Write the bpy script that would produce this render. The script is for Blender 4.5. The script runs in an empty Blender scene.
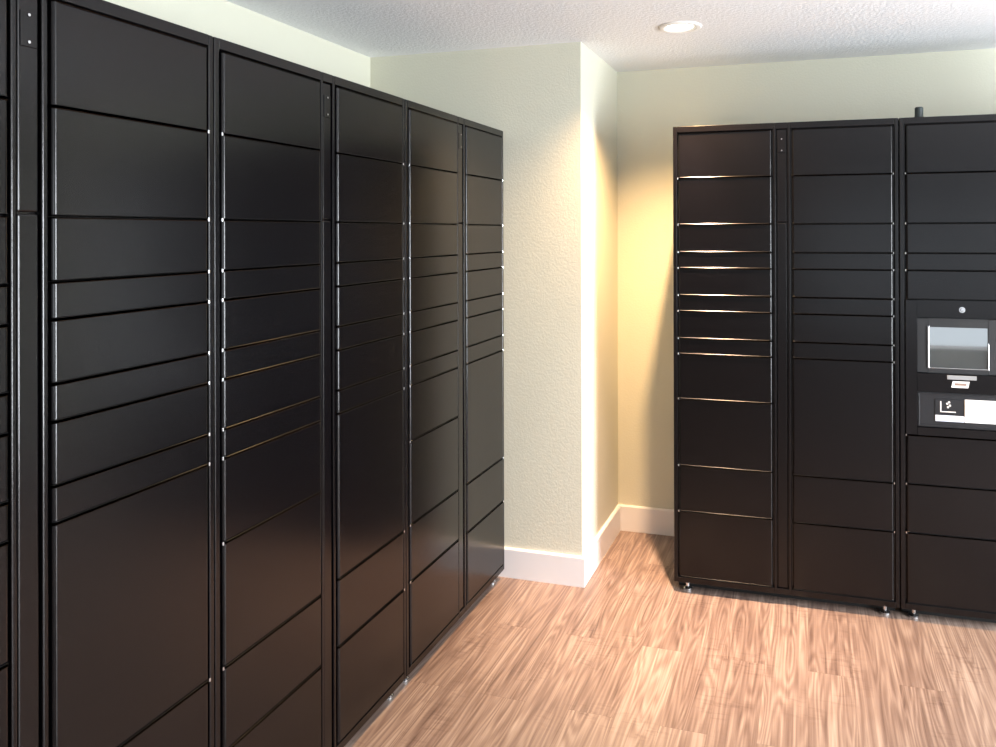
import bpy, bmesh, math, random
from mathutils import Matrix, Vector
random.seed(4)
SC = bpy.context.scene
COL = SC.collection

# ------------------------------------------------------------------ camera
PITCH, YAW, ROLL = math.radians(0.0924), math.radians(17.0249), math.radians(-0.1597)
F_PX, CX, CY, CAM_H = 794.85, 565.76, 230.71, 1.5867
fw = Vector((-math.sin(YAW) * math.cos(PITCH), math.cos(YAW) * math.cos(PITCH), math.sin(PITCH)))
rt = fw.cross(Vector((0, 0, 1))).normalized()
up = rt.cross(fw)
rt2 = math.cos(ROLL) * rt + math.sin(ROLL) * up
up2 = -math.sin(ROLL) * rt + math.cos(ROLL) * up
cd = bpy.data.cameras.new('camera')
cd.sensor_fit = 'HORIZONTAL'; cd.sensor_width = 36.0
cd.lens = F_PX / 996 * 36.0
cd.shift_x = (498 - CX) / 996
cd.shift_y = (CY - 373.5) / 996
cd.clip_start = 0.02; cd.clip_end = 60
cam = bpy.data.objects.new('camera', cd); COL.objects.link(cam)
cam.matrix_world = Matrix(((rt2.x, up2.x, -fw.x, 0), (rt2.y, up2.y, -fw.y, 0), (rt2.z, up2.z, -fw.z, CAM_H), (0, 0, 0, 1)))
SC.camera = cam

# ------------------------------------------------------------------ room dimensions
CEIL = 2.44
X_LEFT, Y_FACE, X_NICHE, Y_BACK = -2.045, 3.4288, -0.978, 4.1395
X_RIGHT, Y_REAR = 3.0, -4.5
WIN_R = (1.45, 2.40, 0.15, 2.12)      # right wall opening: y0, y1, z0, z1
WIN_ADDED = (-3.6, -1.2, 0.40, 2.12)      # right wall, opening added behind the camera to brighten the door edges
WIN_B = (0.1, 2.85, 0.30, 2.12)       # rear wall opening: x0, x1, z0, z1

# ------------------------------------------------------------------ light and exposure
w = bpy.data.worlds.new('daylight'); SC.world = w; w.use_nodes = True
bg = w.node_tree.nodes['Background']
bg.inputs['Color'].default_value = (0.72, 0.86, 1.0, 1); bg.inputs['Strength'].default_value = 1.0

def area(name, loc, rot, sx, sy, energy, color):
    l = bpy.data.lights.new(name, 'AREA'); l.shape = 'RECTANGLE'; l.size = sx; l.size_y = sy
    l.energy = energy; l.color = color
    o = bpy.data.objects.new(name, l); COL.objects.link(o); o.location = loc; o.rotation_euler = rot
    return o
area('right_window_daylight', (X_RIGHT + 0.10, (WIN_R[0] + WIN_R[1]) / 2, (WIN_R[2] + WIN_R[3]) / 2),
     (0, math.radians(90), 0), WIN_R[3] - WIN_R[2], WIN_R[1] - WIN_R[0], 400, (0.89, 0.95, 1.0))
area('rear_window_daylight', ((WIN_B[0] + WIN_B[1]) / 2, Y_REAR - 0.10, (WIN_B[2] + WIN_B[3]) / 2),
     (math.radians(90), 0, 0), WIN_B[1] - WIN_B[0], WIN_B[3] - WIN_B[2], 11, (0.95, 0.97, 0.97))
area('added_edge_fill', (X_RIGHT + 0.10, (WIN_ADDED[0] + WIN_ADDED[1]) / 2, (WIN_ADDED[2] + WIN_ADDED[3]) / 2),
     (0, math.radians(90), 0), WIN_ADDED[3] - WIN_ADDED[2], WIN_ADDED[1] - WIN_ADDED[0], 85, (0.90, 0.95, 1.0))  # added fill from behind the camera, for highlights on locker edges
vs = SC.view_settings
vs.view_transform = 'Standard'; vs.look = 'None'; vs.gamma = 1.0; vs.use_curve_mapping = False
vs.exposure = 0.0
SC.cycles.max_bounces = 10; SC.cycles.diffuse_bounces = 6; SC.cycles.glossy_bounces = 5
SC.cycles.caustics_reflective = False; SC.cycles.caustics_refractive = False
SC.cycles.sample_clamp_indirect = 6.0

# ------------------------------------------------------------------ materials
def newmat(name):
    m = bpy.data.materials.new(name); m.use_nodes = True
    nt = m.node_tree; b = nt.nodes['Principled BSDF']
    return m, nt, b
def node(nt, t, **kw):
    n = nt.nodes.new(t)
    for k, v in kw.items():
        if k in n.inputs.keys(): n.inputs[k].default_value = v
        else: setattr(n, k, v)
    return n
def mth(nt, op, a, b=None, c=None):
    n = nt.nodes.new('ShaderNodeMath'); n.operation = op
    for i, v in enumerate((a, b, c)):
        if v is None: continue
        if isinstance(v, (int, float)): n.inputs[i].default_value = v
        else: nt.links.new(v, n.inputs[i])
    return n.outputs[0]
def ramp(nt, fac, stops):
    n = nt.nodes.new('ShaderNodeValToRGB'); cr = n.color_ramp
    while len(cr.elements) < len(stops): cr.elements.new(0.5)
    for e, (p, c) in zip(cr.elements, stops): e.position = p; e.color = (*c, 1)
    nt.links.new(fac, n.inputs[0]); return n.outputs[0]
def plain(name, col, rough=0.5, metal=0.0, bump=None, spec=0.5):
    m, nt, b = newmat(name)
    b.inputs['Base Color'].default_value = (*col, 1); b.inputs['Roughness'].default_value = rough
    b.inputs['Metallic'].default_value = metal; b.inputs['Specular IOR Level'].default_value = spec
    if bump:
        sc, st, dist = bump
        tc = node(nt, 'ShaderNodeTexCoord')
        nz = node(nt, 'ShaderNodeTexNoise'); nz.inputs['Scale'].default_value = sc; nz.inputs['Detail'].default_value = 2
        nt.links.new(tc.outputs['Object'], nz.inputs['Vector'])
        bp = node(nt, 'ShaderNodeBump'); bp.inputs['Strength'].default_value = st; bp.inputs['Distance'].default_value = dist
        nt.links.new(nz.outputs[0], bp.inputs['Height']); nt.links.new(bp.outputs[0], b.inputs['Normal'])
    return m
def textured_paint(name, col, s1, s2, st, dist):
    """roller / knock-down textured paint: two noises pressed into a bump"""
    m, nt, b = newmat(name)
    b.inputs['Base Color'].default_value = (*col, 1); b.inputs['Roughness'].default_value = 0.6
    b.inputs['Specular IOR Level'].default_value = 0.3
    tc = node(nt, 'ShaderNodeTexCoord')
    n1 = node(nt, 'ShaderNodeTexNoise', Scale=s1, Detail=3.0); n2 = node(nt, 'ShaderNodeTexNoise', Scale=s2, Detail=2.0)
    for n in (n1, n2): nt.links.new(tc.outputs['Object'], n.inputs['Vector'])
    r = ramp(nt, n1.outputs[0], [(0.42, (0, 0, 0)), (0.58, (1, 1, 1))])
    h = mth(nt, 'ADD', r, mth(nt, 'MULTIPLY', n2.outputs[0], 0.8))
    bp = node(nt, 'ShaderNodeBump'); bp.inputs['Strength'].default_value = st; bp.inputs['Distance'].default_value = dist
    nt.links.new(h, bp.inputs['Height']); nt.links.new(bp.outputs[0], b.inputs['Normal'])
    return m
M_WALL = textured_paint('cream_wall_paint', (0.645, 0.635, 0.525), 100, 220, 0.14, 0.002)
M_DIMWALL = textured_paint('bounce_cutting_taupe', (0.26, 0.24, 0.22), 90, 220, 0.2, 0.002)  # dark tone invented for the unseen walls to cut bounce light
M_CEIL = textured_paint('white_ceiling_texture', (0.84, 0.85, 0.87), 70, 160, 0.25, 0.003)
M_BASE = plain('white_trim_paint', (0.80, 0.78, 0.78), 0.35)
M_WHITE = plain('white_lamp_enamel', (0.85, 0.84, 0.82), 0.4)
M_METAL = plain('zinc_steel', (0.72, 0.72, 0.74), 0.22, 1.0)
M_DARKPLASTIC = plain('black_plastic', (0.012, 0.012, 0.014), 0.35)
M_GREYPLASTIC = plain('dark_grey_bezel', (0.016, 0.016, 0.017), 0.4)
M_BEVEL = plain('silver_bezel_edge', (0.6, 0.6, 0.62), 0.3, 1.0)
M_KEYPAD = plain('white_keypad_plastic', (0.85, 0.85, 0.86), 0.4)
M_KEYMARK = plain('pale_grey_print', (0.55, 0.56, 0.60), 0.5)
M_BLUEWHITE = plain('pale_blue_strip', (0.62, 0.68, 0.80), 0.4)
M_TAGGREY = plain('brushed_grey_tag', (0.42, 0.42, 0.42), 0.35, 0.7, (300, 0.4, 0.001))
M_STICKER = plain('white_sticker', (0.75, 0.71, 0.68), 0.5)
M_STICKMARK = plain('brown_print', (0.25, 0.17, 0.13), 0.5)
M_ANT = plain('antenna_rubber', (0.02, 0.03, 0.03), 0.5)

def locker_paint(name, col, rough):
    m, nt, b = newmat(name)
    b.inputs['Base Color'].default_value = (*col, 1); b.inputs['Roughness'].default_value = rough
    b.inputs['Specular IOR Level'].default_value = 0.40
    tc = node(nt, 'ShaderNodeTexCoord')
    n1 = node(nt, 'ShaderNodeTexNoise', Scale=420.0, Detail=2.0)
    n2 = node(nt, 'ShaderNodeTexNoise', Scale=3.0, Detail=1.0)
    for n in (n1, n2): nt.links.new(tc.outputs['Object'], n.inputs['Vector'])
    h = mth(nt, 'ADD', n1.outputs[0], mth(nt, 'MULTIPLY', n2.outputs[0], 0.0))
    bp = node(nt, 'ShaderNodeBump'); bp.inputs['Strength'].default_value = 0.2; bp.inputs['Distance'].default_value = 0.0004
    nt.links.new(h, bp.inputs['Height']); nt.links.new(bp.outputs[0], b.inputs['Normal'])
    return m
M_LOCKER = locker_paint('black_powder_coat', (0.0022, 0.0018, 0.0024), 0.21)
M_FRAME = locker_paint('black_powder_coat_frame', (0.0022, 0.0018, 0.0024), 0.21)
M_SHADE = plain('under_cabinet_shade_black', (0.006, 0.006, 0.006), 0.6)  # near-black that stands for shade under the cabinets

def glass_screen():
    m, nt, b = newmat('touch_screen_glass')
    b.inputs['Base Color'].default_value = (0.04, 0.048, 0.05, 1); b.inputs['Roughness'].default_value = 0.02
    b.inputs['Specular IOR Level'].default_value = 1.0
    b.inputs['Coat Weight'].default_value = 1.0; b.inputs['Coat IOR'].default_value = 3.4; b.inputs['Coat Roughness'].default_value = 0.03
    return m
M_SCREEN = glass_screen()

def emit(name, col, s):
    m, nt, b = newmat(name)
    b.inputs['Base Color'].default_value = (*col, 1)
    b.inputs['Emission Color'].default_value = (*col, 1); b.inputs['Emission Strength'].default_value = s
    return m
M_LENS = emit('lit_downlight_lens', (1.0, 0.93, 0.82), 6)

def wood_floor():
    m, nt, b = newmat('wood_plank_floor')
    L = nt.links
    tc = node(nt, 'ShaderNodeTexCoord'); sx = node(nt, 'ShaderNodeSeparateXYZ'); L.new(tc.outputs['Object'], sx.inputs[0])
    PW, PL = 0.152, 1.22
    u = mth(nt, 'DIVIDE', mth(nt, 'ADD', sx.outputs[0], 0.009 + PW * 40), PW)
    k = mth(nt, 'FLOOR', u); fu = mth(nt, 'FRACT', u)
    odd = mth(nt, 'MODULO', k, 2.0)                                   # staggered rows
    third = mth(nt, 'MODULO', k, 3.0)
    off = mth(nt, 'ADD', mth(nt, 'MULTIPLY', odd, 0.47), mth(nt, 'MULTIPLY', mth(nt, 'MULTIPLY', third, odd), 0.0))
    v = mth(nt, 'DIVIDE', mth(nt, 'ADD', mth(nt, 'ADD', sx.outputs[1], -3.0 + PL * 12), off), PL)
    j = mth(nt, 'FLOOR', v); fv = mth(nt, 'FRACT', v)
    cb = node(nt, 'ShaderNodeCombineXYZ'); L.new(k, cb.inputs[0]); L.new(j, cb.inputs[1])
    wn = node(nt, 'ShaderNodeTexWhiteNoise'); wn.noise_dimensions = '2D'; L.new(cb.outputs[0], wn.inputs['Vector'])
    rid = wn.outputs['Value']
    sc = node(nt, 'ShaderNodeSeparateColor'); L.new(wn.outputs['Color'], sc.inputs[0])
    # broad figure: contours of a stretched noise make the cathedral grain
    c1 = node(nt, 'ShaderNodeCombineXYZ')
    L.new(mth(nt, 'MULTIPLY', sx.outputs[0], 15.0), c1.inputs[0]); L.new(mth(nt, 'MULTIPLY', sx.outputs[1], 1.15), c1.inputs[1])
    L.new(mth(nt, 'MULTIPLY', rid, 37.0), c1.inputs[2])
    n1 = node(nt, 'ShaderNodeTexNoise', Scale=1.0, Detail=1.5, Roughness=0.45); L.new(c1.outputs[0], n1.inputs['Vector'])
    rings = mth(nt, 'MULTIPLY_ADD', mth(nt, 'SINE', mth(nt, 'MULTIPLY', n1.outputs[0], 74.0)), 0.5, 0.5)
    # fine straight fibres
    c2 = node(nt, 'ShaderNodeCombineXYZ')
    L.new(mth(nt, 'MULTIPLY', sx.outputs[0], 120.0), c2.inputs[0]); L.new(mth(nt, 'MULTIPLY', sx.outputs[1], 1.5), c2.inputs[1])
    L.new(mth(nt, 'MULTIPLY', rid, 91.0), c2.inputs[2])
    n2 = node(nt, 'ShaderNodeTexNoise', Scale=1.0, Detail=3.0, Roughness=0.6); L.new(c2.outputs[0], n2.inputs['Vector'])
    # medium streaks
    c3 = node(nt, 'ShaderNodeCombineXYZ')
    L.new(mth(nt, 'MULTIPLY', sx.outputs[0], 42.0), c3.inputs[0]); L.new(mth(nt, 'MULTIPLY', sx.outputs[1], 1.6), c3.inputs[1])
    L.new(mth(nt, 'MULTIPLY', rid, 53.0), c3.inputs[2])
    n3 = node(nt, 'ShaderNodeTexNoise', Scale=1.0, Detail=3.0, Roughness=0.6, Distortion=0.4); L.new(c3.outputs[0], n3.inputs['Vector'])
    # cross-grain flecks on some boards
    c4 = node(nt, 'ShaderNodeCombineXYZ')
    L.new(mth(nt, 'MULTIPLY', sx.outputs[0], 14.0), c4.inputs[0]); L.new(mth(nt, 'MULTIPLY', sx.outputs[1], 70.0), c4.inputs[1])
    L.new(mth(nt, 'MULTIPLY', rid, 17.0), c4.inputs[2])
    n4 = node(nt, 'ShaderNodeTexNoise', Scale=1.0, Detail=2.0, Roughness=0.5, Distortion=0.6); L.new(c4.outputs[0], n4.inputs['Vector'])
    n5 = node(nt, 'ShaderNodeTexNoise', Scale=4.5, Detail=1.0); L.new(tc.outputs['Object'], n5.inputs['Vector'])
    fleck = mth(nt, 'MULTIPLY', ramp(nt, n4.outputs[0], [(0.52, (0, 0, 0)), (0.66, (1, 1, 1))]), ramp(nt, n5.outputs[0], [(0.50, (0, 0, 0)), (0.66, (1, 1, 1))]))
    t = mth(nt, 'MULTIPLY', rings, 0.18)
    t = mth(nt, 'ADD', t, mth(nt, 'MULTIPLY', n2.outputs[0], 0.60))
    t = mth(nt, 'ADD', t, mth(nt, 'MULTIPLY', n3.outputs[0], 0.65))
    t = mth(nt, 'ADD', t, mth(nt, 'MULTIPLY', rid, 0.14))
    t = mth(nt, 'SUBTRACT', t, mth(nt, 'MULTIPLY', fleck, 0.09))
    col = ramp(nt, mth(nt, 'SUBTRACT', t, 0.27), [(0.20, (0.115, 0.072, 0.058)), (0.44, (0.215, 0.147, 0.118)), (0.58, (0.285, 0.203, 0.163)), (0.82, (0.43, 0.335, 0.275))])
    # joints between boards
    e1 = mth(nt, 'LESS_THAN', mth(nt, 'MINIMUM', fu, mth(nt, 'SUBTRACT', 1.0, fu)), 0.005)
    e2 = mth(nt, 'LESS_THAN', mth(nt, 'MINIMUM', fv, mth(nt, 'SUBTRACT', 1.0, fv)), 0.0009)
    e = mth(nt, 'MAXIMUM', e1, e2)
    mx = node(nt, 'ShaderNodeMix'); mx.data_type = 'RGBA'
    L.new(mth(nt, 'MULTIPLY', e, 0.35), mx.inputs[0]); L.new(col, mx.inputs[6]); mx.inputs[7].default_value = (0.12, 0.07, 0.045, 1)
    L.new(mx.outputs[2], b.inputs['Base Color'])
    b.inputs['Roughness'].default_value = 0.36; b.inputs['Specular IOR Level'].default_value = 0.5
    bp = node(nt, 'ShaderNodeBump'); bp.inputs['Strength'].default_value = 0.25; bp.inputs['Distance'].default_value = 0.001
    L.new(mth(nt, 'SUBTRACT', n2.outputs[0], e), bp.inputs['Height']); L.new(bp.outputs[0], b.inputs['Normal'])
    return m
M_FLOOR = wood_floor()

# ------------------------------------------------------------------ mesh helpers
def box(bm, x0, x1, y0, y1, z0, z1, bev=0.0, seg=2):
    vs_ = [bm.verts.new((x, y, z)) for x in (x0, x1) for y in (y0, y1) for z in (z0, z1)]
    q = [(0, 1, 3, 2), (4, 6, 7, 5), (0, 4, 5, 1), (2, 3, 7, 6), (0, 2, 6, 4), (1, 5, 7, 3)]
    fs = [bm.faces.new([vs_[i] for i in f]) for f in q]
    if bev > 0:
        es = list({e for f in fs for e in f.edges})
        bmesh.ops.bevel(bm, geom=es, offset=bev, segments=seg, profile=0.5, affect='EDGES', clamp_overlap=True)
def cyl(bm, c, r, h, axis='Z', n=24, r2=None):
    mat = Matrix.Translation(c)
    if axis == 'Y': mat = mat @ Matrix.Rotation(math.radians(90), 4, 'X')
    if axis == 'X': mat = mat @ Matrix.Rotation(math.radians(90), 4, 'Y')
    bmesh.ops.create_cone(bm, cap_ends=True, segments=n, radius1=r, radius2=r if r2 is None else r2, depth=h, matrix=mat)
def lathe(bm, prof, n=48):
    rings = []
    for r, z in prof:
        if r < 1e-6: rings.append([bm.verts.new((0, 0, z))])
        else: rings.append([bm.verts.new((r * math.cos(2 * math.pi * i / n), r * math.sin(2 * math.pi * i / n), z)) for i in range(n)])
    for a, b_ in zip(rings, rings[1:]):
        for i in range(n):
            if len(a) == 1: bm.faces.new((a[0], b_[i], b_[(i + 1) % n]))
            elif len(b_) == 1: bm.faces.new((a[i], b_[0], a[(i + 1) % n]))
            else: bm.faces.new((a[i], b_[i], b_[(i + 1) % n], a[(i + 1) % n]))
def to_mesh(name, bm, mat):
    bmesh.ops.recalc_face_normals(bm, faces=bm.faces)
    me = bpy.data.meshes.new(name); bm.to_mesh(me); bm.free(); me.materials.append(mat); return me
def obj(name, data, parent=None, loc=(0, 0, 0), rot=(0, 0, 0)):
    o = bpy.data.objects.new(name, data); COL.objects.link(o); o.parent = parent; o.location = loc; o.rotation_euler = rot
    return o
def structure(name, bm, mat):
    o = obj(name, to_mesh(name, bm, mat)); o['kind'] = 'structure'; return o

# ------------------------------------------------------------------ room shell
T = 0.12
bm = bmesh.new(); box(bm, X_LEFT - T, X_RIGHT + T, Y_REAR - T, Y_BACK + T, -0.10, 0.0); structure('floor', bm, M_FLOOR)
bm = bmesh.new(); box(bm, X_LEFT - T, X_RIGHT + T, Y_REAR - T, Y_BACK + T, CEIL, CEIL + 0.10)
structure('ceiling', bm, M_CEIL)
bm = bmesh.new(); box(bm, X_LEFT - T, X_LEFT, Y_REAR, Y_FACE + T, 0, CEIL); structure('wall_left', bm, M_WALL)
bm = bmesh.new()                                                     # face wall and the return of the niche: one L of wall
pts = [(X_LEFT, Y_FACE), (X_NICHE, Y_FACE), (X_NICHE, Y_BACK), (X_NICHE - T, Y_BACK), (X_NICHE - T, Y_FACE + T), (X_LEFT, Y_FACE + T)]
lo = [bm.verts.new((x, y, 0)) for x, y in pts]; hi = [bm.verts.new((x, y, CEIL)) for x, y in pts]
bm.faces.new(lo[::-1]); bm.faces.new(hi)
for i in range(6): bm.faces.new((lo[i], lo[(i + 1) % 6], hi[(i + 1) % 6], hi[i]))
structure('wall_front', bm, M_WALL)
bm = bmesh.new(); box(bm, X_NICHE - T, X_RIGHT + T, Y_BACK, Y_BACK + T, 0, CEIL); structure('wall_back', bm, M_WALL)
bm = bmesh.new()
for a, b_ in ((Y_REAR, WIN_ADDED[0]), (WIN_ADDED[1], WIN_R[0]), (WIN_R[1], Y_BACK)): box(bm, X_RIGHT, X_RIGHT + T, a, b_, 0, CEIL)
for y0, y1, z0, z1 in (WIN_R, WIN_ADDED):
    box(bm, X_RIGHT, X_RIGHT + T, y0, y1, 0, z0); box(bm, X_RIGHT, X_RIGHT + T, y0, y1, z1, CEIL)
structure('wall_right', bm, M_DIMWALL)
bm = bmesh.new(); x0, x1, z0, z1 = WIN_B
box(bm, X_LEFT, x0, Y_REAR - T, Y_REAR, 0, CEIL); box(bm, x1, X_RIGHT, Y_REAR - T, Y_REAR, 0, CEIL)
box(bm, x0, x1, Y_REAR - T, Y_REAR, 0, z0); box(bm, x0, x1, Y_REAR - T, Y_REAR, z1, CEIL)
structure('wall_rear', bm, M_DIMWALL)
def window(name, horizontal_axis, rect, pos):
    a0, a1, z0, z1 = rect; t = 0.045; bm = bmesh.new()
    def seg(p0, p1, q0, q1):
        if horizontal_axis == 'Y': box(bm, pos + 0.02, pos + 0.07, p0, p1, q0, q1, 0.003)
        else: box(bm, p0, p1, pos - 0.07, pos - 0.02, q0, q1, 0.003)
    seg(a0, a0 + t, z0, z1); seg(a1 - t, a1, z0, z1)
    seg(a0 + t, a1 - t, z0, z0 + t); seg(a0 + t, a1 - t, z1 - t, z1)
    m_ = (a0 + a1) / 2; seg(m_ - 0.02, m_ + 0.02, z0 + t, z1 - t)
    structure(name, bm, M_BASE)
window('window_1', 'Y', WIN_R, X_RIGHT)
window('window_2', 'X', WIN_B, Y_REAR)
window('added_window', 'Y', WIN_ADDED, X_RIGHT)  # frame of the added, unseen opening
# baseboards, 134 mm, 15 mm thick, eased top edge
BT, BH = 0.015, 0.134
def board(name, pts):
    """extrude a baseboard section along a horizontal polyline; the section lies to the right of the walk"""
    bm = bmesh.new(); sec = [(0, 0), (BT, 0), (BT, BH - 0.006), (BT - 0.005, BH), (0, BH)]
    n = len(pts); dirs = [(Vector(pts[i + 1]) - Vector(pts[i])).normalized() for i in range(n - 1)]
    rows = []
    for i, p in enumerate(pts):
        ns = [Vector((d.y, -d.x)) for d in dirs[max(0, i - 1):i + 1]]
        nn = ns[0] if len(ns) == 1 else (ns[0] + ns[1]) / (1 + ns[0].dot(ns[1]))
        rows.append([bm.verts.new((p[0] + nn.x * s, p[1] + nn.y * s, z)) for s, z in sec])
    for a, b_ in zip(rows, rows[1:]):
        for q in range(5): bm.faces.new((a[q], a[(q + 1) % 5], b_[(q + 1) % 5], b_[q]))
    bm.faces.new(rows[0]); bm.faces.new(rows[-1][::-1])
    return structure(name, bm, M_BASE)
board('baseboard_left', [(X_LEFT, Y_REAR), (X_LEFT, Y_FACE)])
board('baseboard_front', [(X_LEFT + BT, Y_FACE), (X_NICHE, Y_FACE), (X_NICHE, Y_BACK - BT)])
board('baseboard_back', [(X_NICHE, Y_BACK), (X_RIGHT - BT, Y_BACK)])
board('baseboard_right', [(X_RIGHT, Y_BACK), (X_RIGHT, Y_REAR)])

# ------------------------------------------------------------------ parcel lockers
W, H, ZB, DEPTH = 0.927, 2.050, 0.044, 0.60
TOP, BOT = 2.020, 0.072
D1, D2 = (0.0225, 0.4260), (0.5040, 0.9065)
SMALL = [2.020, 1.822, 1.618, 1.497, 1.427, 1.308, 1.238, 1.119, 1.050]
ROWS_Z = SMALL + [0.838, 0.556, 0.357, 0.072]
ROWS_A = SMALL + [0.549, 0.352, 0.072]
ROWS_B = SMALL + [0.848, 0.551, 0.349, 0.072]
ROWS_C = SMALL + [0.559, 0.359, 0.072]
ROWS_D = SMALL + [0.855, 0.563, 0.365, 0.072]
ROWS_E = SMALL + [0.560, 0.362, 0.072]
ROWS_K = [2.020, 1.822, 1.618, 1.497, 1.427, 1.309, None, 0.757, 0.558, 0.359, 0.072]   # None: the control panel row

def body_mesh():
    bm = bmesh.new(); e = 0.0012
    # carcass
    box(bm, e, W - e, 0.016, DEPTH, ZB, H, 0.001, 1)
    # face frame: three stile zones and the rails between them
    for a, b_ in ((e, 0.019), (0.429, 0.4405), (0.4885, 0.501), (0.910, W - e)):
        box(bm, a, b_, 0.0, 0.0165, ZB, H, 0.003, 3)
    for a, b_ in ((0.018, 0.430), (0.4395, 0.4895), (0.500, 0.911)):
        box(bm, a, b_, 0.0, 0.0165, 2.0235, H, 0.0015, 2)
        box(bm, a, b_, 0.0, 0.0165, ZB, 0.0685, 0.0015, 2)
    return to_mesh('locker_body', bm, M_FRAME)
BODY = body_mesh()
_dm = {}
def panel_mesh(wd, h, ra=0.011, rv=0.0028, n=6, nv=4, y0=-0.007, y1=0.014):
    """folded steel door: broad rounded side edges, tight top and bottom edges, with true normals on the folds"""
    half = [((0, y1), (-1, 0))]
    for i in range(n + 1):
        a = math.pi / 2 * i / n
        half.append(((ra - ra * math.cos(a), y0 + ra - ra * math.sin(a)), (-math.cos(a), -math.sin(a))))
    prof = half + [((wd - p[0], p[1]), (-q[0], q[1])) for p, q in reversed(half)]
    levels = []
    for i in range(nv + 1):
        a = math.pi / 2 * i / nv; levels.append((rv - rv * math.sin(a), rv - rv * math.cos(a), -math.cos(a)))
    levels = levels + [(h - z, d, -c) for z, d, c in reversed(levels)]
    verts, norms = [], []
    for z, d, c in levels:
        k_ = math.sqrt(max(0.0, 1 - c * c))
        for (x, y), (nx, ny) in prof:
            verts.append((x - nx * d, y - ny * d if y < y1 - 1e-6 else y, z)); norms.append((nx * k_, ny * k_, c))
    m = len(prof); faces = []
    for r_ in range(len(levels) - 1):
        for i in range(m):
            a, b_ = r_ * m + i, r_ * m + (i + 1) % m
            faces.append((a, b_, b_ + m, a + m))
    faces.append(tuple(range(m))[::-1]); faces.append(tuple(range((len(levels) - 1) * m, len(levels) * m)))
    me = bpy.data.meshes.new('locker_door'); me.from_pydata(verts, [], faces); me.materials.append(M_LOCKER)
    for p in me.polygons: p.use_smooth = True
    me.normals_split_custom_set_from_vertices(norms)
    return me
def door_mesh(h, wd):
    key = (round(h, 4), round(wd, 4))
    if key not in _dm: _dm[key] = panel_mesh(wd, h)
    return _dm[key]
bm = bmesh.new(); box(bm, 0.012, W - 0.012, 0.070, DEPTH - 0.02, 0.001, ZB + 0.002); SHADE_BOX = to_mesh('under_shade_box', bm, M_SHADE)  # dark box added to stand in for shade below the cabinet
bm = bmesh.new(); cyl(bm, (0, 0, 0), 0.0028, 0.0075, 'Z', 12); PIN = to_mesh('hinge_pin', bm, M_METAL)
bm = bmesh.new(); cyl(bm, (0, 0, 0.0035), 0.021, 0.007, 'Z', 28); cyl(bm, (0, 0, 0.011), 0.019, 0.008, 'Z', 28, 0.010)
cyl(bm, (0, 0, 0.028), 0.008, 0.034, 'Z', 16); FOOT = to_mesh('levelling_foot', bm, M_METAL)
bm = bmesh.new(); box(bm, 0.4435, 0.4855, 0.004, 0.0175, 1.6255, 2.0215, 0.004, 4); STRIP_U = to_mesh('cover_strip', bm, M_LOCKER)
bm = bmesh.new(); box(bm, 0.4435, 0.4855, 0.004, 0.0175, 0.0705, 1.6220, 0.004, 4); STRIP_L = to_mesh('cover_strip', bm, M_LOCKER)
bm = bmesh.new(); box(bm, 0.449, 0.481, 0.0022, 0.0045, 1.922, 1.986, 0.0010, 2); PLATE = to_mesh('lock_plate', bm, M_LOCKER)
bm = bmesh.new(); cyl(bm, (0, 0, 0), 0.0027, 0.002, 'Y', 14); SCREW = to_mesh('screw', bm, M_METAL)

def door(root, z_top, z_bot, rng, hinge):
    z0, z1 = z_bot + 0.0011, z_top - 0.0011
    d = obj('locker_door', door_mesh(z1 - z0, rng[1] - rng[0]), root, (rng[0], 0, z0))
    wd = rng[1] - rng[0]
    if z_top < TOP - 0.01:
        obj('hinge_pin', PIN, d, ((0.0010 if hinge == 'L' else wd - 0.0010), -0.0030, z1 - z0 + 0.0011))
    return d
def locker(name, loc, rotz, rows1, rows2, label):
    root = bpy.data.objects.new(name, None); COL.objects.link(root); root.empty_display_size = 0.2
    root.location = loc; root.rotation_euler = (0, 0, rotz)
    root['label'] = label; root['category'] = 'locker'; root['group'] = 'black parcel locker cabinets'
    obj('locker_body', BODY, root); obj('under_shade_box', SHADE_BOX, root)
    for rows, rng, hinge in ((rows1, D1, 'L'), (rows2, D2, 'R')):
        for a, b_ in zip(rows, rows[1:]):
            if a is None or b_ is None: continue
            door(root, a, b_, rng, hinge)
    obj('cover_strip', STRIP_U, root); obj('cover_strip', STRIP_L, root)
    p = obj('lock_plate', PLATE, root)
    for z in (1.931, 1.980): s = obj('screw', SCREW, p, (0.465, 0.0016, z)); s['label'] = 'small bright screw'
    for s in (0.055, W - 0.055):
        for y in (0.043,): obj('levelling_foot', FOOT, root, (s, y, 0))['label'] = 'silver levelling foot'
    return root
XL_FRONT, Y_J = -1.3386, 1.546
locker('parcel_locker', (XL_FRONT, Y_J - W, 0), math.radians(90), ROWS_Z, ROWS_A, 'nearest black locker cabinet of the left bank, cut off by the photo edge')
locker('parcel_locker', (XL_FRONT, Y_J, 0), math.radians(90), ROWS_B, ROWS_C, 'black steel parcel locker cabinet in the middle of the long left bank')
locker('parcel_locker', (XL_FRONT, Y_J + W, 0), math.radians(90), ROWS_D, ROWS_E, 'farthest black locker cabinet of the left bank, ending against the cream wall')
XR, YR, ANG = -0.5757, 3.4943, math.radians(0.7928)
DEPTH_R = DEPTH
locker('parcel_locker', (XR, YR, 0), ANG, SMALL + [0.853, 0.560, 0.360, 0.072], SMALL + [0.5555, 0.356, 0.072],
       'black parcel locker cabinet beside the cream niche, left of the touch screen cabinet')
kz = locker('parcel_locker', (XR + (W + 0.001) * math.cos(ANG), YR + (W + 0.001) * math.sin(ANG), 0), ANG, ROWS_K, ROWS_D,
       'black parcel locker cabinet with a touch screen, keypad and antenna stub')

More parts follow.
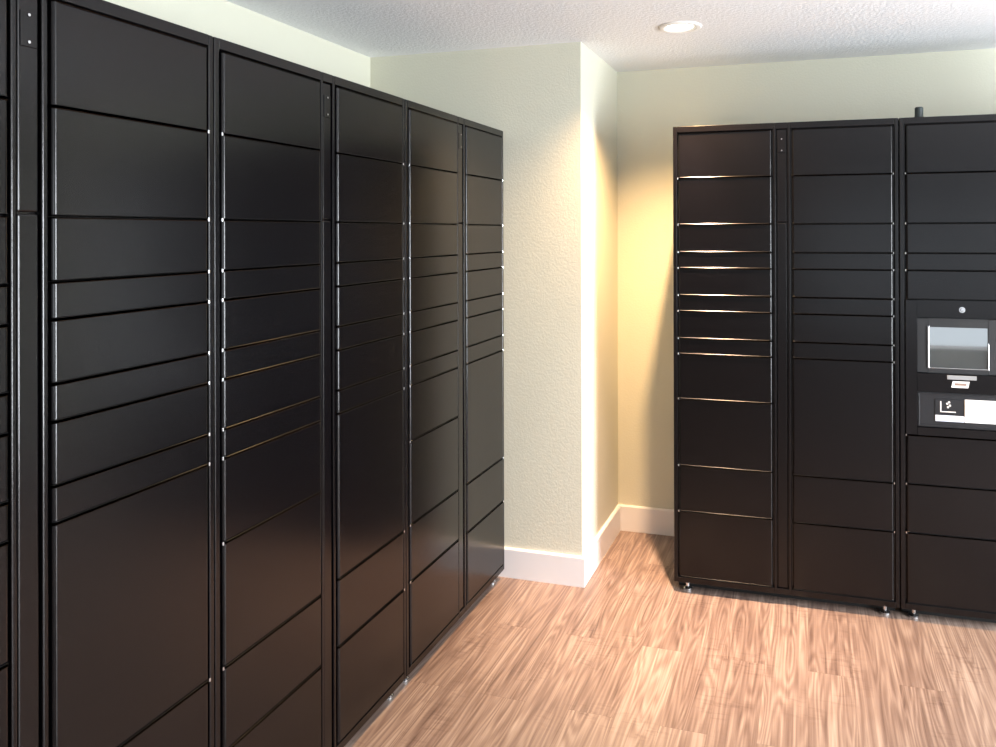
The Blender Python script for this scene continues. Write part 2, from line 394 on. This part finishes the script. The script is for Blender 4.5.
# control panel of the last cabinet (local coordinates of the cabinet)
def lx(s): return s - (W + 0.001)
px0, px1, pz0, pz1 = D1[0], D1[1], 0.757 + 0.0022, 1.309 - 0.0022
rx0, rx1 = lx(0.994), lx(1.312)
bm = bmesh.new()                                                     # front plate with two windows cut in it
def ring(bm, xo0, xo1, zo0, zo1, holes, y0, y1):
    """plate from y0 to y1 with rectangular holes stacked in z (same x range)"""
    hx0, hx1 = holes[0][0], holes[0][1]
    box(bm, xo0, hx0, y0, y1, zo0, zo1, 0.0015, 1); box(bm, hx1, xo1, y0, y1, zo0, zo1, 0.0015, 1)
    zs = [zo0] + [z for h in holes for z in (h[2], h[3])] + [zo1]
    for a, b_ in zip(zs[0::2], zs[1::2]): box(bm, hx0, hx1, y0, y1, a, b_)
ring(bm, px0, px1, pz0, pz1, [(rx0, rx1, 0.791, 0.936), (rx0, rx1, 1.010, 1.239)], -0.004, 0.014)
panel = obj('control_panel', to_mesh('control_panel', bm, M_LOCKER), kz)
# screen housing, leaning back inside its window
bm = bmesh.new()
sx0, sx1, sz0, sz1 = lx(1.037), lx(1.256), 1.034, 1.198
ring(bm, rx0 + 0.001, rx1 - 0.001, 1.011, 1.233, [(sx0, sx1, sz0, sz1)], 0.008, 0.0158)
obj('screen_housing', to_mesh('screen_housing', bm, M_GREYPLASTIC), panel)['label'] = 'dark grey screen housing'
bm = bmesh.new()
e = 0.0035
box(bm, sx0 - e, sx0 + 0.003, 0.002, 0.0085, sz0 - e, sz1 + e, 0.0012, 2); box(bm, sx1, sx1 + 0.0022, 0.002, 0.0085, sz0 - e, sz1 - 0.06, 0.0008, 2)
box(bm, sx0, sx1, 0.002, 0.0085, sz0 - 0.0022, sz0, 0.0008, 2)
obj('screen_trim', to_mesh('screen_trim', bm, M_BEVEL), panel)['label'] = 'thin bright trim of the screen'
bm = bmesh.new(); box(bm, 0, sx1 - sx0 - 0.002, -0.003, 0.0, 0, sz1 - sz0 - 0.002)
scr = obj('touch_screen', to_mesh('touch_screen', bm, M_SCREEN), panel, (sx0 + 0.001, 0.012, sz0 + 0.001), (math.radians(-1.0), 0, 0))
scr['label'] = 'glossy grey touch screen'
# cam lock above the screen
bm = bmesh.new(); cyl(bm, (0, -0.002, 0), 0.0115, 0.003, 'Y', 28); cyl(bm, (0, -0.005, 0), 0.0085, 0.005, 'Y', 24, 0.0065); box(bm, -0.001, 0.001, -0.0098, -0.0088, -0.005, 0.005)
obj('cam_lock', to_mesh('cam_lock', bm, M_METAL), panel, (lx(1.160), -0.003, 1.2705))['label'] = 'chrome cam lock'
# tags between the two windows
bm = bmesh.new(); box(bm, lx(1.104), lx(1.212), -0.007, -0.0038, 0.990, 1.007, 0.001, 1)
tg = obj('name_tag', to_mesh('name_tag', bm, M_TAGGREY), panel); tg['label'] = 'narrow brushed grey tag'
bm = bmesh.new(); vv = [bm.verts.new(p) for p in ((lx(1.119), -0.0050, 0.958), (lx(1.181), -0.0050, 0.958), (lx(1.187), -0.0050, 0.984), (lx(1.125), -0.0050, 0.984))]
f = bm.faces.new(vv); r_ = bmesh.ops.extrude_face_region(bm, geom=[f]); bmesh.ops.translate(bm, verts=[v for v in r_['geom'] if isinstance(v, bmesh.types.BMVert)], vec=(0, 0.0012, 0))
obj('sticker', to_mesh('sticker', bm, M_STICKER), panel)['label'] = 'slanted white sticker with brown print'
bm = bmesh.new(); box(bm, lx(1.132), lx(1.175), -0.0056, -0.0049, 0.967, 0.976)
obj('sticker_print', to_mesh('sticker_print', bm, M_STICKMARK), panel)['label'] = 'brown print'
# reader and keypad unit behind the lower window
bm = bmesh.new(); box(bm, rx0 + 0.001, rx1 - 0.001, 0.004, 0.0155, 0.792, 0.935, 0.0015, 1)
box(bm, lx(1.060), lx(1.168), 0.001, 0.005, 0.846, 0.909, 0.001, 1)
for a in ((rx0 + 0.005, rx0 + 0.008, 0.797, 0.930), (rx1 - 0.008, rx1 - 0.005, 0.797, 0.930), (rx0 + 0.008, rx1 - 0.008, 0.797, 0.800), (rx0 + 0.008, rx1 - 0.008, 0.927, 0.930)):
    box(bm, a[0], a[1], -0.001, 0.005, a[2], a[3], 0.0012, 2)
obj('card_reader', to_mesh('card_reader', bm, M_DARKPLASTIC), panel)['label'] = 'black card reader'
bm = bmesh.new()
box(bm, lx(1.0790), lx(1.0835), -0.0002, 0.0015, 0.859, 0.900, 0.0006, 1); box(bm, lx(1.0790), lx(1.137), -0.0002, 0.0015, 0.8560, 0.8600, 0.0006, 1)
for a, z in ((1.112, 0.897), (1.105, 0.891), (1.115, 0.884), (1.108, 0.877)): cyl(bm, (lx(a), 0.0004, z), 0.0042, 0.002, 'Y', 12)
obj('reader_symbol', to_mesh('reader_symbol', bm, M_STICKER), panel)['label'] = 'white corner bracket and dot symbol'
bm = bmesh.new(); box(bm, lx(1.061), lx(1.1685), -0.001, 0.005, 0.819, 0.8435, 0.001, 1)
obj('reader_strip', to_mesh('reader_strip', bm, M_BLUEWHITE), panel)['label'] = 'pale blue-white strip'
bm = bmesh.new(); box(bm, lx(1.1690), lx(1.282), -0.003, 0.005, 0.8195, 0.911, 0.0015, 2)
obj('keypad', to_mesh('keypad', bm, M_KEYPAD), panel)['label'] = 'white keypad'
def key_text(ch, x, z, size):
    c = bpy.data.curves.new('key_print', 'FONT'); c.body = ch; c.size = size; c.align_x = 'CENTER'; c.align_y = 'CENTER'; c.extrude = 0.0002
    t = bpy.data.objects.new('tmp', c); COL.objects.link(t)
    dg = bpy.context.evaluated_depsgraph_get(); me = bpy.data.meshes.new_from_object(t.evaluated_get(dg))
    bpy.data.objects.remove(t); me.transform(Matrix.Translation((x, -0.0032, z)) @ Matrix.Rotation(math.radians(90), 4, 'X'))
    return me
bm = bmesh.new()
for r_i, row in enumerate(('123', '456', '789', '*0#')):
    for c_i, ch in enumerate(row):
        bm.from_mesh(key_text(ch, lx(1.186 + 0.0215 * c_i), 0.898 - 0.0215 * r_i, 0.012))
for r_i in range(4): box(bm, lx(1.250), lx(1.268), -0.0034, -0.0028, 0.8968 - 0.0215 * r_i, 0.8992 - 0.0215 * r_i)
obj('key_print', to_mesh('key_print', bm, M_KEYMARK), panel)['label'] = 'faint grey key numbers'
# antenna stub on the roof
bm = bmesh.new(); cyl(bm, (0, 0, 0.004), 0.021, 0.008, 'Z', 28); cyl(bm, (0, 0, 0.026), 0.0165, 0.036, 'Z', 28); cyl(bm, (0, 0, 0.046), 0.0165, 0.005, 'Z', 28, 0.013)
obj('antenna', to_mesh('antenna', bm, M_ANT), kz, (lx(1.012), 0.06, H))['label'] = 'short dark antenna stub'

# ------------------------------------------------------------------ recessed downlight
LAMP = (-0.511, 3.302, CEIL)
root = bpy.data.objects.new('ceiling_light', None); COL.objects.link(root); root.location = LAMP; root.empty_display_size = 0.1
root['label'] = 'lit round recessed downlight in the white ceiling, above the niche'; root['category'] = 'ceiling light'
bm = bmesh.new(); lathe(bm, [(0.090, -0.0002), (0.090, -0.003), (0.084, -0.007), (0.070, -0.008), (0.0600, -0.004), (0.0565, -0.0002), (0.090, -0.0002)])
obj('trim_ring', to_mesh('trim_ring', bm, M_WHITE), root)['label'] = 'white trim ring'
bm = bmesh.new(); lathe(bm, [(0, -0.0035), (0.050, -0.0028), (0.0555, -0.0005), (0, -0.0004)])
obj('lens', to_mesh('lens', bm, M_LENS), root)['label'] = 'glowing lens'
sl = bpy.data.lights.new('downlight_beam', 'SPOT'); sl.energy = 370; sl.color = (1.0, 0.62, 0.30)
sl.spot_size = math.radians(127); sl.spot_blend = 1.0; sl.shadow_soft_size = 0.012
so = bpy.data.objects.new('downlight_beam', sl); COL.objects.link(so); so.location = (LAMP[0] + 0.005, LAMP[1] + 0.028, CEIL - 0.03)

s2 = bpy.data.lights.new('downlight_core', 'SPOT'); s2.energy = 420; s2.color = (1.0, 0.72, 0.56)
s2.spot_size = math.radians(50); s2.spot_blend = 1.0; s2.shadow_soft_size = 0.012
o2 = bpy.data.objects.new('downlight_core', s2); COL.objects.link(o2); o2.location = so.location
